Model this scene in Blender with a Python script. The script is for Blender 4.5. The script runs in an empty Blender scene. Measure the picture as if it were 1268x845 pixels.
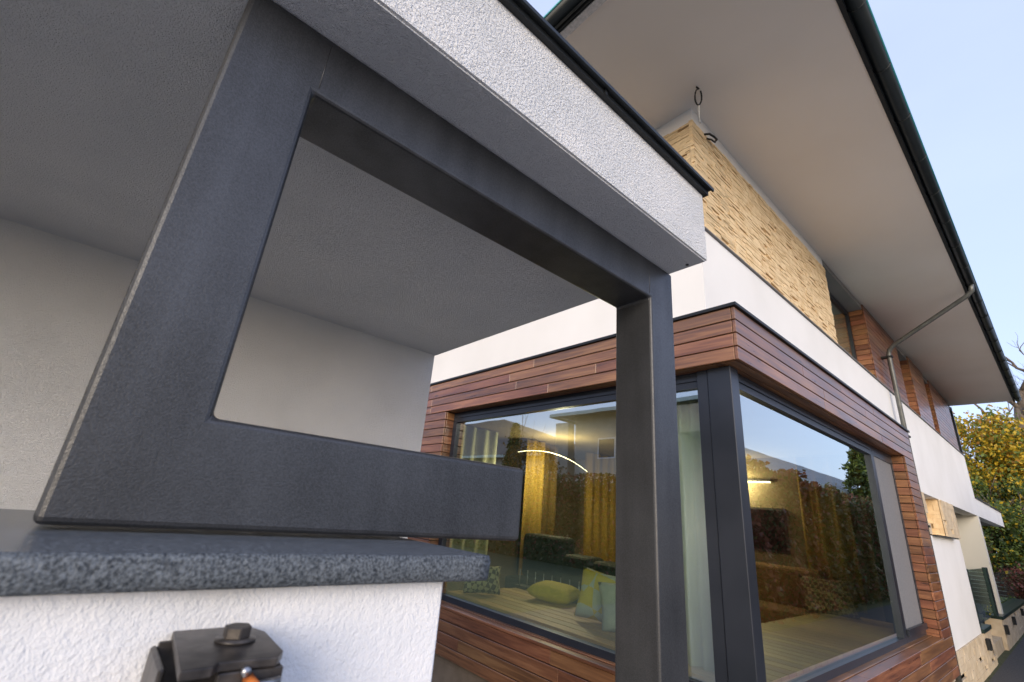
import bpy, bmesh, math, random
import numpy as np
from mathutils import Vector, Matrix

random.seed(7)
rng = np.random.default_rng(11)
sc = bpy.context.scene
col = sc.collection
H = 2.23                       # eye height above the driveway; z values below are relative to the eye

# ------------------------------------------------------------------ camera
cd = bpy.data.cameras.new('camera'); cam = bpy.data.objects.new('camera', cd); col.objects.link(cam)
cd.sensor_width = 36.0; cd.lens = 16.06; cd.clip_start = 0.05; cd.clip_end = 2000
right = Vector((0.74829314, -0.65830309, 0.08181943))
down = Vector((0.28733343, 0.2104744, -0.93441962))
fwd = Vector((0.59791043, 0.72272925, 0.34664903))
m = Matrix((right, -down, -fwd)).transposed().to_4x4(); m.translation = (0, 0, H)
cam.matrix_world = m
cd.dof.use_dof = True; cd.dof.focus_distance = 2.2; cd.dof.aperture_fstop = 5.6
sc.camera = cam

# ------------------------------------------------------------------ sky, sun, exposure
SUN_EL, SUN_AZ = math.radians(13), math.radians(-130)       # azimuth from +Y towards +X
w = bpy.data.worlds.new('World'); sc.world = w; w.use_nodes = True
nt = w.node_tree; nt.nodes.clear()
out = nt.nodes.new('ShaderNodeOutputWorld'); bg = nt.nodes.new('ShaderNodeBackground')
sky = nt.nodes.new('ShaderNodeTexSky'); sky.sky_type = 'NISHITA'; sky.sun_disc = False
sky.sun_elevation = SUN_EL; sky.sun_rotation = SUN_AZ; sky.air_density = 1.0; sky.dust_density = 1.6; sky.ozone_density = 1.6
bg.inputs['Strength'].default_value = 0.115
# thin even cirrus veil over the whole sky
tc = nt.nodes.new('ShaderNodeTexCoord'); mp = nt.nodes.new('ShaderNodeMapping'); mp.inputs['Scale'].default_value = (1.2, 1.2, 3.0)
ns = nt.nodes.new('ShaderNodeTexNoise'); ns.inputs['Scale'].default_value = 1.6; ns.inputs['Detail'].default_value = 5
rp = nt.nodes.new('ShaderNodeValToRGB'); rp.color_ramp.elements[0].position = 0.3; rp.color_ramp.elements[0].color = (.50, .50, .50, 1)
rp.color_ramp.elements[1].position = 0.75; rp.color_ramp.elements[1].color = (.58, .58, .58, 1)
mx = nt.nodes.new('ShaderNodeMix'); mx.data_type = 'RGBA'
mx.inputs['B'].default_value = (5.2, 5.95, 9.0, 1)
L = nt.links.new
L(tc.outputs['Generated'], mp.inputs[0]); L(mp.outputs[0], ns.inputs['Vector']); L(ns.outputs['Fac'], rp.inputs[0])
L(rp.outputs[0], mx.inputs['Factor']); L(sky.outputs[0], mx.inputs['A']); L(mx.outputs['Result'], bg.inputs[0]); L(bg.outputs[0], out.inputs[0])
sd = bpy.data.lights.new('sun', 'SUN'); sun = bpy.data.objects.new('sun', sd); col.objects.link(sun)
sd.energy = 1.6; sd.angle = math.radians(40); sd.color = (1.0, 0.87, 0.70)
sdir = Vector((math.sin(SUN_AZ) * math.cos(SUN_EL), math.cos(SUN_AZ) * math.cos(SUN_EL), math.sin(SUN_EL)))
sun.rotation_euler = sdir.to_track_quat('Z', 'Y').to_euler(); sun.location = (0, 0, 30)
sc.view_settings.view_transform = 'Standard'; sc.view_settings.look = 'None'
sc.view_settings.exposure = 0.86; sc.view_settings.gamma = 1.0
sc.cycles.max_bounces = 10; sc.cycles.transparent_max_bounces = 16
sc.cycles.sample_clamp_indirect = 6

# ------------------------------------------------------------------ materials
def newmat(name):
    M = bpy.data.materials.new(name); M.use_nodes = True
    n = M.node_tree.nodes; p = n['Principled BSDF']
    return M, n, M.node_tree.links.new, p

def rgb(c): return (c[0], c[1], c[2], 1)

def pbr(name, c1, c2=None, nscale=4.0, rough=.6, metal=0.0, bump=None, rand=0.0, stretch=(1, 1, 1), detail=5, spec=.5, lo=.35, hi=.65, rot=(0, 0, 0), rvar=0.0, bstretch=None):
    """noise-mixed colour, optional bump (scale, strength, distance), optional per-object value change"""
    M, n, L, p = newmat(name)
    p.inputs['Roughness'].default_value = rough; p.inputs['Metallic'].default_value = metal
    p.inputs['Specular IOR Level'].default_value = spec
    tc = n.new('ShaderNodeTexCoord'); mp = n.new('ShaderNodeMapping'); mp.inputs['Scale'].default_value = stretch
    mp.inputs['Rotation'].default_value = rot
    L(tc.outputs['Object'], mp.inputs[0])
    oi = n.new('ShaderNodeObjectInfo')
    if rand:
        va = n.new('ShaderNodeVectorMath'); va.operation = 'SCALE'; va.inputs[0].default_value = (37, 91, 53)
        L(oi.outputs['Random'], va.inputs['Scale']); L(va.outputs[0], mp.inputs['Location'])
    cur = None
    if c2 is not None:
        ns = n.new('ShaderNodeTexNoise'); ns.inputs['Scale'].default_value = nscale; ns.inputs['Detail'].default_value = detail
        L(mp.outputs[0], ns.inputs['Vector'])
        r = n.new('ShaderNodeMapRange'); r.inputs['From Min'].default_value = lo; r.inputs['From Max'].default_value = hi
        L(ns.outputs['Fac'], r.inputs['Value'])
        mx = n.new('ShaderNodeMix'); mx.data_type = 'RGBA'; mx.inputs['A'].default_value = rgb(c1); mx.inputs['B'].default_value = rgb(c2)
        L(r.outputs[0], mx.inputs['Factor']); cur = mx.outputs['Result']
        if rvar:
            rr = n.new('ShaderNodeMapRange'); rr.inputs['To Min'].default_value = rough - rvar; rr.inputs['To Max'].default_value = rough + rvar
            L(r.outputs[0], rr.inputs['Value']); L(rr.outputs[0], p.inputs['Roughness'])
    else:
        p.inputs['Base Color'].default_value = rgb(c1)
    if rand:
        hs = n.new('ShaderNodeHueSaturation')
        if cur: L(cur, hs.inputs['Color'])
        else: hs.inputs['Color'].default_value = rgb(c1)
        r2 = n.new('ShaderNodeMapRange'); r2.inputs['To Min'].default_value = 1 - rand; r2.inputs['To Max'].default_value = 1 + rand
        L(oi.outputs['Random'], r2.inputs['Value']); L(r2.outputs[0], hs.inputs['Value'])
        cur = hs.outputs[0]
    if cur: L(cur, p.inputs['Base Color'])
    if bump:
        bs = bump if isinstance(bump[0], tuple) else (bump,)
        prev = None
        for (s, st, d) in bs:
            nb = n.new('ShaderNodeTexNoise'); nb.inputs['Scale'].default_value = s; nb.inputs['Detail'].default_value = 3
            if bstretch:
                m2 = n.new('ShaderNodeMapping'); m2.inputs['Scale'].default_value = bstretch; m2.inputs['Rotation'].default_value = (0, .6, 0)
                L(tc.outputs['Object'], m2.inputs[0]); L(m2.outputs[0], nb.inputs['Vector'])
            else: L(mp.outputs[0], nb.inputs['Vector'])
            b = n.new('ShaderNodeBump'); b.inputs['Strength'].default_value = st; b.inputs['Distance'].default_value = d
            L(nb.outputs['Fac'], b.inputs['Height'])
            if prev: L(prev, b.inputs['Normal'])
            prev = b.outputs[0]
        L(prev, p.inputs['Normal'])
    return M

def wood_mat(name, dark, mid, light, rough=.42, gscale=1.0):
    M, n, L, p = newmat(name); p.inputs['Specular IOR Level'].default_value = .8
    tc = n.new('ShaderNodeTexCoord'); oi = n.new('ShaderNodeObjectInfo')
    va = n.new('ShaderNodeVectorMath'); va.operation = 'SCALE'; va.inputs[0].default_value = (37, 91, 53)
    L(oi.outputs['Random'], va.inputs['Scale'])
    ad = n.new('ShaderNodeVectorMath'); ad.operation = 'ADD'; L(tc.outputs['Object'], ad.inputs[0]); L(va.outputs[0], ad.inputs[1])
    m1 = n.new('ShaderNodeMapping'); m1.inputs['Scale'].default_value = (2.2 * gscale, 46 * gscale, 46 * gscale); L(ad.outputs[0], m1.inputs[0])
    n1 = n.new('ShaderNodeTexNoise'); n1.inputs['Scale'].default_value = 1; n1.inputs['Detail'].default_value = 6; n1.inputs['Distortion'].default_value = .6
    L(m1.outputs[0], n1.inputs['Vector'])
    m2 = n.new('ShaderNodeMapping'); m2.inputs['Scale'].default_value = (1.3, 7, 7); L(ad.outputs[0], m2.inputs[0])
    n2 = n.new('ShaderNodeTexNoise'); n2.inputs['Scale'].default_value = 1; n2.inputs['Detail'].default_value = 3; L(m2.outputs[0], n2.inputs['Vector'])
    mm = n.new('ShaderNodeMath'); mm.operation = 'MULTIPLY_ADD'; mm.inputs[1].default_value = .55
    L(n1.outputs['Fac'], mm.inputs[0])
    m3 = n.new('ShaderNodeMath'); m3.operation = 'MULTIPLY'; m3.inputs[1].default_value = .45; L(n2.outputs['Fac'], m3.inputs[0]); L(m3.outputs[0], mm.inputs[2])
    r = n.new('ShaderNodeValToRGB'); e = r.color_ramp.elements
    e[0].position = .33; e[0].color = rgb(dark); e[1].position = .68; e[1].color = rgb(light)
    x = e.new(.5); x.color = rgb(mid); L(mm.outputs[0], r.inputs[0])
    # sparse knots
    m4 = n.new('ShaderNodeMapping'); m4.inputs['Scale'].default_value = (2.0, 9, 9); L(ad.outputs[0], m4.inputs[0])
    vo = n.new('ShaderNodeTexVoronoi'); vo.inputs['Scale'].default_value = 1.0; L(m4.outputs[0], vo.inputs['Vector'])
    kr = n.new('ShaderNodeMapRange'); kr.inputs['From Min'].default_value = .05; kr.inputs['From Max'].default_value = .12
    kr.inputs['To Min'].default_value = .3; kr.inputs['To Max'].default_value = 1; L(vo.outputs['Distance'], kr.inputs['Value'])
    kx = n.new('ShaderNodeMix'); kx.data_type = 'RGBA'; kx.blend_type = 'MULTIPLY'; kx.inputs['Factor'].default_value = 1
    L(r.outputs[0], kx.inputs['A']); L(kr.outputs[0], kx.inputs['B'])
    hs = n.new('ShaderNodeHueSaturation'); L(kx.outputs['Result'], hs.inputs['Color'])
    r2 = n.new('ShaderNodeMapRange'); r2.inputs['To Min'].default_value = .72; r2.inputs['To Max'].default_value = 1.15
    L(oi.outputs['Random'], r2.inputs['Value']); L(r2.outputs[0], hs.inputs['Value'])
    r3 = n.new('ShaderNodeMath'); r3.operation = 'MULTIPLY'; r3.inputs[1].default_value = 7.3; L(oi.outputs['Random'], r3.inputs[0])
    r4 = n.new('ShaderNodeMath'); r4.operation = 'FRACT'; L(r3.outputs[0], r4.inputs[0])
    r5 = n.new('ShaderNodeMapRange'); r5.inputs['To Min'].default_value = .49; r5.inputs['To Max'].default_value = .512; L(r4.outputs[0], r5.inputs['Value'])
    L(r5.outputs[0], hs.inputs['Hue'])
    L(hs.outputs[0], p.inputs['Base Color'])
    rr = n.new('ShaderNodeMapRange'); rr.inputs['To Min'].default_value = rough - .1; rr.inputs['To Max'].default_value = rough + .15
    L(n1.outputs['Fac'], rr.inputs['Value']); L(rr.outputs[0], p.inputs['Roughness'])
    b = n.new('ShaderNodeBump'); b.inputs['Strength'].default_value = .25; b.inputs['Distance'].default_value = .002; L(n1.outputs['Fac'], b.inputs['Height'])
    L(b.outputs[0], p.inputs['Normal'])
    return M

def glass_mat(name, tint, f0=.3, rough=0.0):
    # coated solar-control glass: base reflectance f0 rising to 1 at grazing angles
    M, n, L, p = newmat(name); n.remove(p)
    o = n['Material Output']; tr = n.new('ShaderNodeBsdfTransparent'); tr.inputs[0].default_value = rgb(tint)
    gl = n.new('ShaderNodeBsdfGlossy'); gl.inputs['Roughness'].default_value = rough; gl.inputs['Color'].default_value = (.93, 1, .97, 1)
    lw_ = n.new('ShaderNodeLayerWeight'); lw_.inputs['Blend'].default_value = .5
    pw = n.new('ShaderNodeMath'); pw.operation = 'POWER'; pw.inputs[1].default_value = 3.0; L(lw_.outputs['Facing'], pw.inputs[0])
    fr = n.new('ShaderNodeMapRange'); fr.inputs['To Min'].default_value = f0; fr.inputs['To Max'].default_value = 1.0; L(pw.outputs[0], fr.inputs['Value'])
    ge = n.new('ShaderNodeNewGeometry'); mu = n.new('ShaderNodeMath'); mu.operation = 'SUBTRACT'; mu.inputs[0].default_value = 1
    L(ge.outputs['Backfacing'], mu.inputs[1]); m2 = n.new('ShaderNodeMath'); m2.operation = 'MULTIPLY'; L(fr.outputs[0], m2.inputs[0]); L(mu.outputs[0], m2.inputs[1])
    # faint waviness of float glass
    tc = n.new('ShaderNodeTexCoord'); nb = n.new('ShaderNodeTexNoise'); nb.inputs['Scale'].default_value = 1.1; L(tc.outputs['Object'], nb.inputs['Vector'])
    b = n.new('ShaderNodeBump'); b.inputs['Strength'].default_value = .02; b.inputs['Distance'].default_value = .05; L(nb.outputs['Fac'], b.inputs['Height']); L(b.outputs[0], gl.inputs['Normal'])
    ms = n.new('ShaderNodeMixShader'); L(m2.outputs[0], ms.inputs[0]); L(tr.outputs[0], ms.inputs[1]); L(gl.outputs[0], ms.inputs[2]); L(ms.outputs[0], o.inputs[0])
    return M

def emit_mat(name, c, s):
    M, n, L, p = newmat(name); p.inputs['Base Color'].default_value = rgb(c); p.inputs['Emission Color'].default_value = rgb(c); p.inputs['Emission Strength'].default_value = s
    return M

def leaf_mat(name, c, c2):
    M, n, L, p = newmat(name)
    tc = n.new('ShaderNodeTexCoord'); ns = n.new('ShaderNodeTexNoise'); ns.inputs['Scale'].default_value = 1.7; L(tc.outputs['Object'], ns.inputs['Vector'])
    r = n.new('ShaderNodeMapRange'); r.inputs['From Min'].default_value = .35; r.inputs['From Max'].default_value = .65; L(ns.outputs['Fac'], r.inputs['Value'])
    mx = n.new('ShaderNodeMix'); mx.data_type = 'RGBA'; mx.inputs['A'].default_value = rgb(c); mx.inputs['B'].default_value = rgb(c2); L(r.outputs[0], mx.inputs['Factor'])
    L(mx.outputs['Result'], p.inputs['Base Color']); p.inputs['Roughness'].default_value = .55
    tl = n.new('ShaderNodeBsdfTranslucent'); L(mx.outputs['Result'], tl.inputs[0])
    ms = n.new('ShaderNodeMixShader'); ms.inputs[0].default_value = .3; L(p.outputs[0], ms.inputs[1]); L(tl.outputs[0], ms.inputs[2]); L(ms.outputs[0], n['Material Output'].inputs[0])
    return M

def steel_mat():
    """waxed hot-rolled steel: cloudy patina, fine speckle, vertical run marks"""
    M, n, L, p = newmat('dark_waxed_steel'); tc = n.new('ShaderNodeTexCoord')
    def noise(scale, stretch, det):
        mp = n.new('ShaderNodeMapping'); mp.inputs['Scale'].default_value = stretch; L(tc.outputs['Object'], mp.inputs[0])
        t = n.new('ShaderNodeTexNoise'); t.inputs['Scale'].default_value = scale; t.inputs['Detail'].default_value = det; L(mp.outputs[0], t.inputs['Vector']); return t.outputs['Fac']
    def madd(a, k, b):
        t = n.new('ShaderNodeMath'); t.operation = 'MULTIPLY_ADD'; L(a, t.inputs[0]); t.inputs[1].default_value = k
        if isinstance(b, float): t.inputs[2].default_value = b
        else: L(b, t.inputs[2])
        return t.outputs[0]
    cloud, speck, runs = noise(5, (1, 1, 1), 6), noise(330, (1, 1, 1), 3), noise(16, (1, 1, .12), 5)
    f = madd(cloud, .38, madd(speck, .56, madd(runs, .38, -.16)))
    r = n.new('ShaderNodeValToRGB'); e = r.color_ramp.elements; e[0].position = .25; e[0].color = (.004, .0041, .0045, 1); e[1].position = .76; e[1].color = (.062, .064, .069, 1); L(f, r.inputs[0])
    L(r.outputs[0], p.inputs['Base Color']); p.inputs['Metallic'].default_value = .3
    rr = n.new('ShaderNodeMapRange'); rr.inputs['From Min'].default_value = .3; rr.inputs['From Max'].default_value = .7; p.inputs['Specular IOR Level'].default_value = .9; rr.inputs['To Min'].default_value = .48; rr.inputs['To Max'].default_value = .34; L(f, rr.inputs['Value']); L(rr.outputs[0], p.inputs['Roughness'])
    b = n.new('ShaderNodeBump'); b.inputs['Strength'].default_value = .35; b.inputs['Distance'].default_value = .0015; L(speck, b.inputs['Height']); L(b.outputs[0], p.inputs['Normal'])
    return M
MT = {}
MT['stucco'] = pbr('rough_white_render', (.70, .71, .72), (.78, .78, .78), 6, .85, bump=((130, .9, .016), (380, .7, .006)), spec=.2)
MT['stucco_pillar'] = pbr('scraped_white_render', (.70, .71, .73), (.78, .78, .79), 9, .85, bump=((150, .45, .005), (380, .5, .003)), spec=.2, bstretch=(1, 1, .8))
MT['stucco_soffit'] = pbr('canopy_soffit_render', (.70, .715, .74), (.76, .77, .79), 3, .9, bump=((240, .9, .011), (520, .7, .006)), spec=.2)
MT['stucco_wall'] = pbr('porch_wall_render', (.78, .775, .76), (.84, .835, .82), 3, .9, bump=((240, .9, .011), (520, .7, .006)), spec=.2)
MT['white_wall'] = pbr('smooth_white_render', (.78, .775, .765), (.83, .825, .82), 1.2, .8, bump=(320, .25, .0015), spec=.2)
MT['soffit'] = pbr('eaves_soffit', (.78, .72, .65), (.83, .775, .71), .6, .75, bump=(300, .3, .001), spec=.2)
MT['steel'] = steel_mat()
MT['black_steel'] = pbr('black_steel', (.028, .025, .024), (.085, .074, .066), 45, .4, metal=.4, bump=(90, .3, .0015), detail=7)
MT['rust'] = pbr('rusty_orange_steel', (.55, .16, .02), (.35, .09, .02), 60, .6)
MT['zinc'] = pbr('bright_zinc', (.5, .5, .52), (.35, .36, .38), 40, .3, metal=.9)
MT['alu'] = pbr('anthracite_aluminium', (.020, .024, .032), (.028, .032, .042), 3, .35, metal=.2, bump=(600, .05, .0005))
MT['gutter'] = pbr('dark_teal_gutter', (.006, .010, .012), (.010, .015, .017), 6, .45, metal=.3)
MT['bead'] = pbr('lit_teal_bead', (.04, .24, .25), (.06, .28, .29), 6, .3, metal=.4)  # far brighter than the gutter: its lit rim is put into this colour
MT['zinc_dark'] = pbr('weathered_zinc', (.10, .105, .10), (.15, .155, .15), 8, .45, metal=.4)
MT['flash'] = pbr('charcoal_flashing', (.010, .012, .013), (.016, .018, .019), 8, .5, metal=.3)
MT['granite_top'] = pbr('polished_granite', (.055, .065, .078), (.20, .225, .25), 260, .25, detail=6, bump=(14, .03, .002))
MT['granite_edge'] = pbr('flamed_granite', (.018, .024, .031), (.14, .16, .18), 260, .7, detail=9, bump=((180, .5, .003), (420, .5, .002)), lo=.34, hi=.68)
MT['wood'] = wood_mat('thermo_ash_cladding', (.085, .030, .014), (.215, .085, .036), (.37, .165, .070), .30)
MT['bench'] = wood_mat('pale_oak_slats', (.36, .22, .07), (.50, .32, .11), (.6, .41, .16), .5)
MT['stone'] = pbr('sand_limestone', (.66, .49, .285), (.77, .61, .39), 9, .85, bump=((60, .6, .003), (180, .5, .002)), rand=.16, spec=.2)
MT['stone_dark'] = pbr('ochre_limestone', (.60, .43, .24), (.71, .54, .33), 9, .88, bump=((60, .6, .003), (180, .5, .002)), rand=.16, spec=.2)
MT['stone_far'] = pbr('pale_limestone', (.50, .40, .27), (.62, .52, .38), 5, .85, bump=(40, .6, .006), rand=.14, spec=.2)
MT['grout'] = pbr('stone_backing', (.30, .20, .10), (.38, .27, .15), 30, .95, bump=(80, .6, .004))
MT['glass'] = glass_mat('window_glass', (.84, .90, .82), .44)
MT['rail_glass'] = glass_mat('railing_glass', (.80, .92, .86), .28)
MT['screen'] = pbr('grey_insect_screen', (.17, .165, .165), (.20, .195, .19), 40, .7, bump=(900, .2, .0008))
MT['blind'] = pbr('pale_roller_blind', (.48, .48, .48), (.53, .53, .53), 3, .8)
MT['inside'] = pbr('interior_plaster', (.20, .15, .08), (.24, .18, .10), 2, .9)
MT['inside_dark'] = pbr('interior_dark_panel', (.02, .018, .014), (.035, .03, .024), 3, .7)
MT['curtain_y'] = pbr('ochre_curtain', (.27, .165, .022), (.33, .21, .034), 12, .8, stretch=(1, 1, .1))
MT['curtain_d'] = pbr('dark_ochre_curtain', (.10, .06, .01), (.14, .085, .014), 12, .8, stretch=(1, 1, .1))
MT['curtain_p'] = pbr('pale_green_curtain', (.50, .52, .36), (.58, .60, .44), 12, .8, stretch=(1, 1, .1))
MT['reflection_s'] = pbr('wall_reflection_sheer', (.62, .68, .58), (.68, .74, .64), 12, .8, stretch=(1, 1, .1))
MT['sofa'] = pbr('dark_green_velvet', (.004, .008, .007), (.009, .015, .013), 14, .7)
MT['sofa_b'] = pbr('brown_upholstery', (.14, .07, .02), (.20, .10, .03), 14, .8)
MT['cush_y'] = pbr('yellow_cushion', (.50, .40, .015), (.60, .48, .03), 30, .8, bump=(200, .3, .002))
MT['cush_g'] = pbr('grey_cushion', (.36, .40, .38), (.46, .49, .46), 14, .85)
MT['tv'] = pbr('black_screen', (.006, .006, .007), None, rough=.15)
MT['led'] = emit_mat('led_light', (1.0, .82, .5), 6)
MT['led2'] = emit_mat('led_strip_light', (1.0, .85, .55), 6)
MT['asphalt'] = pbr('dark_asphalt', (.028, .030, .034), (.055, .056, .060), 30, .85, bump=((160, .6, .006),), detail=8)
MT['bounce'] = pbr('pale_bounce_ground', (.36, .335, .305), (.42, .395, .36), 2, .85, bump=(60, .4, .004))
MT['soil'] = pbr('lawn_soil', (.035, .05, .016), (.07, .075, .03), 3, .95, bump=(30, .8, .03))
MT['render_plinth'] = pbr('brown_plinth_render', (.20, .14, .085), (.26, .19, .12), 6, .9, bump=(150, .5, .004))
MT['bark'] = pbr('bark', (.10, .075, .05), (.18, .14, .10), 9, .9, bump=(14, .7, .02), stretch=(1, 1, .3))
MT['leaf_yellow'] = leaf_mat('yellow_leaves', (.68, .45, .025), (.52, .36, .025))
MT['leaf_gold'] = leaf_mat('orange_leaves', (.38, .17, .015), (.25, .14, .015))
MT['leaf_green'] = leaf_mat('green_leaves', (.18, .23, .04), (.12, .17, .03))
MT['leaf_dark'] = leaf_mat('dark_green_leaves', (.045, .08, .02), (.055, .09, .024))
MT['leaf_red'] = leaf_mat('russet_leaves', (.22, .065, .045), (.16, .055, .035))
MT['leaf_brown'] = leaf_mat('brown_green_leaves', (.13, .09, .035), (.10, .095, .035))
MT['roof_grey'] = pbr('grey_metal_roof', (.20, .22, .24), (.26, .28, .30), 2, .5, metal=.2)
MT['roof_tile'] = pbr('brown_roof_tiles', (.12, .10, .085), (.18, .15, .125), 3, .85, bump=(12, .6, .03))
MT['neigh'] = pbr('beige_house_render', (.46, .42, .36), (.52, .48, .42), 1, .9)
MT['neigh_trim'] = pbr('pale_green_fascia', (.52, .58, .52), (.58, .63, .57), 2, .7)
MT['dark_pane'] = pbr('dark_window_pane', (.02, .025, .03), None, rough=.08)
MT['white_trim'] = pbr('white_window_trim', (.75, .75, .76), None, rough=.5)
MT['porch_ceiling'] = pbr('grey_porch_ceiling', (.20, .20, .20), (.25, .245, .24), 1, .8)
MT['porch_wall'] = pbr('cream_porch_render', (.72, .69, .60), (.76, .73, .64), 1, .85)
MT['green_post'] = pbr('dark_green_metal', (.010, .028, .022), (.016, .036, .028), 4, .35, metal=.3)
MT['fence'] = pbr('dark_timber_fence', (.035, .025, .02), (.06, .045, .035), 6, .8, rand=.2)
MT['cable_b'] = pbr('black_cable', (.01, .01, .01), None, rough=.5)
MT['cable_w'] = pbr('white_cable', (.6, .6, .58), None, rough=.5)

# patterned cushion: pale triangles on dark
def tri_mat(name, ca, cb, sx, sy):
    M, n, L, p = newmat(name); tc = n.new('ShaderNodeTexCoord'); mp = n.new('ShaderNodeMapping'); mp.inputs['Scale'].default_value = (sx, sx, sy)
    L(tc.outputs['Object'], mp.inputs[0]); ch = n.new('ShaderNodeTexChecker'); ch.inputs['Scale'].default_value = 1.0
    mp.inputs['Rotation'].default_value = (0.5, .785, .3); L(mp.outputs[0], ch.inputs['Vector'])
    ch.inputs['Color1'].default_value = rgb(ca); ch.inputs['Color2'].default_value = rgb(cb); L(ch.outputs['Color'], p.inputs['Base Color']); p.inputs['Roughness'].default_value = .8
    return M
MT['cush_t'] = tri_mat('triangle_print_cushion', (.42, .38, .20), (.06, .05, .03), 22, 22)
MT['cush_gy'] = tri_mat('grey_yellow_print_cushion', (.46, .50, .46), (.58, .46, .05), 7, 7)
MT['cush_br'] = tri_mat('brown_lattice_cushion', (.26, .18, .09), (.09, .045, .018), 26, 26)

# ------------------------------------------------------------------ builders
WL = {}                                        # world location of every object
def link(name, me, mat, parent=None, loc=(0, 0, 0), rotz=0.0):
    o = bpy.data.objects.new(name, me); col.objects.link(o)
    if mat is not None and me is not None and not me.materials:
        me.materials.append(MT[mat] if isinstance(mat, str) else mat)
    o.location = loc; WL[o] = Vector(loc)
    if rotz: o.rotation_euler = (0, 0, rotz)
    if parent is not None:
        o.parent = parent; o.matrix_parent_inverse = Matrix.Translation(-WL[parent])
    return o

def empty(name, loc, label=None, cat=None, group=None):
    o = bpy.data.objects.new(name, None); col.objects.link(o); o.empty_display_size = .1
    o.location = (loc[0], loc[1], loc[2] + H); WL[o] = o.location.copy()
    if label: tag(o, label, cat, group)
    return o

def part(name, parent, loc):                   # an Empty that is a part carrying sub-parts
    o = bpy.data.objects.new(name, None); col.objects.link(o); o.empty_display_size = .1
    o.location = (loc[0], loc[1], loc[2] + H); WL[o] = o.location.copy()
    o.parent = parent; o.matrix_parent_inverse = Matrix.Translation(-WL[parent])
    return o

def tag(o, label=None, cat=None, group=None, kind=None):
    if label: o['label'] = label
    if cat: o['category'] = cat
    if group: o['group'] = group
    if kind: o['kind'] = kind
    return o

def bm_mesh(name, bm, smooth=False):
    me = bpy.data.meshes.new(name); bmesh.ops.recalc_face_normals(bm, faces=bm.faces); bm.to_mesh(me); bm.free()
    if smooth:
        for p in me.polygons: p.use_smooth = True
    return me

def bbox(bm, x0, x1, y0, y1, z0, z1):
    vs = [bm.verts.new(v) for v in ((x0, y0, z0), (x1, y0, z0), (x1, y1, z0), (x0, y1, z0), (x0, y0, z1), (x1, y0, z1), (x1, y1, z1), (x0, y1, z1))]
    fs = [(0, 3, 2, 1), (4, 5, 6, 7), (0, 1, 5, 4), (1, 2, 6, 5), (2, 3, 7, 6), (3, 0, 4, 7)]
    return [bm.faces.new([vs[i] for i in f]) for f in fs]

def box(name, x0, x1, y0, y1, z0, z1, mat, parent=None, bev=0.0, seg=1):
    c = Vector(((x0 + x1) / 2, (y0 + y1) / 2, (z0 + z1) / 2)); bm = bmesh.new()
    bbox(bm, x0 - c.x, x1 - c.x, y0 - c.y, y1 - c.y, z0 - c.z, z1 - c.z)
    if bev: bmesh.ops.bevel(bm, geom=bm.edges[:], offset=bev, segments=seg, affect='EDGES', profile=.5)
    me = bm_mesh(name, bm)
    return link(name, me, mat, parent, (c.x, c.y, c.z + H))

def boxes(name, lst, mat, parent=None):
    """several boxes of ONE rigid part joined in one mesh"""
    c = Vector(((lst[0][0] + lst[0][1]) / 2, (lst[0][2] + lst[0][3]) / 2, (lst[0][4] + lst[0][5]) / 2)); bm = bmesh.new()
    for b in lst: bbox(bm, b[0] - c.x, b[1] - c.x, b[2] - c.y, b[3] - c.y, b[4] - c.z, b[5] - c.z)
    return link(name, bm_mesh(name, bm), mat, parent, (c.x, c.y, c.z + H))

def prism(name, poly, axis, a0, a1, mat, parent=None, bev=0.0, seg=2):
    """poly = 2D points; axis 'y': (x,z), 'x': (y,z), 'z': (x,y)"""
    def P(u, v, a): return {'y': (u, a, v), 'x': (a, u, v), 'z': (u, v, a)}[axis]
    cu = sum(p[0] for p in poly) / len(poly); cv = sum(p[1] for p in poly) / len(poly); ca = (a0 + a1) / 2
    bm = bmesh.new()
    A = [bm.verts.new(P(u - cu, v - cv, a0 - ca)) for u, v in poly]; B = [bm.verts.new(P(u - cu, v - cv, a1 - ca)) for u, v in poly]
    bm.faces.new(A); bm.faces.new(B[::-1])
    for i in range(len(poly)):
        j = (i + 1) % len(poly); bm.faces.new((A[i], B[i], B[j], A[j]))
    bmesh.ops.recalc_face_normals(bm, faces=bm.faces)
    if bev: bmesh.ops.bevel(bm, geom=bm.edges[:], offset=bev, segments=seg, affect='EDGES', profile=.5)
    c = P(cu, cv, ca)
    o = link(name, bm_mesh(name, bm), mat, parent, (c[0], c[1], c[2] + H))
    return o

def tube(bm, pts, r, n=8, r1=None):
    pts = [Vector(p) for p in pts]; rings = []
    for i, p in enumerate(pts):
        d = (pts[min(i + 1, len(pts) - 1)] - pts[max(i - 1, 0)]).normalized()
        a = d.cross(Vector((0, 0, 1)))
        if a.length < 1e-3: a = d.cross(Vector((0, 1, 0)))
        a.normalize(); b = d.cross(a); rr = r if r1 is None else r + (r1 - r) * i / (len(pts) - 1)
        rings.append([bm.verts.new(p + (a * math.cos(t) + b * math.sin(t)) * rr) for t in [2 * math.pi * k / n for k in range(n)]])
    for i in range(len(rings) - 1):
        for k in range(n): bm.faces.new((rings[i][k], rings[i][(k + 1) % n], rings[i + 1][(k + 1) % n], rings[i + 1][k]))
    bm.faces.new(rings[0][::-1]); bm.faces.new(rings[-1])

def tube_obj(name, pts, r, mat, parent=None, n=8, r1=None):
    c = Vector(pts[0]); bm = bmesh.new(); tube(bm, [Vector(p) - c for p in pts], r, n, r1)
    return link(name, bm_mesh(name, bm, True), mat, parent, (c.x, c.y, c.z + H))

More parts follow.
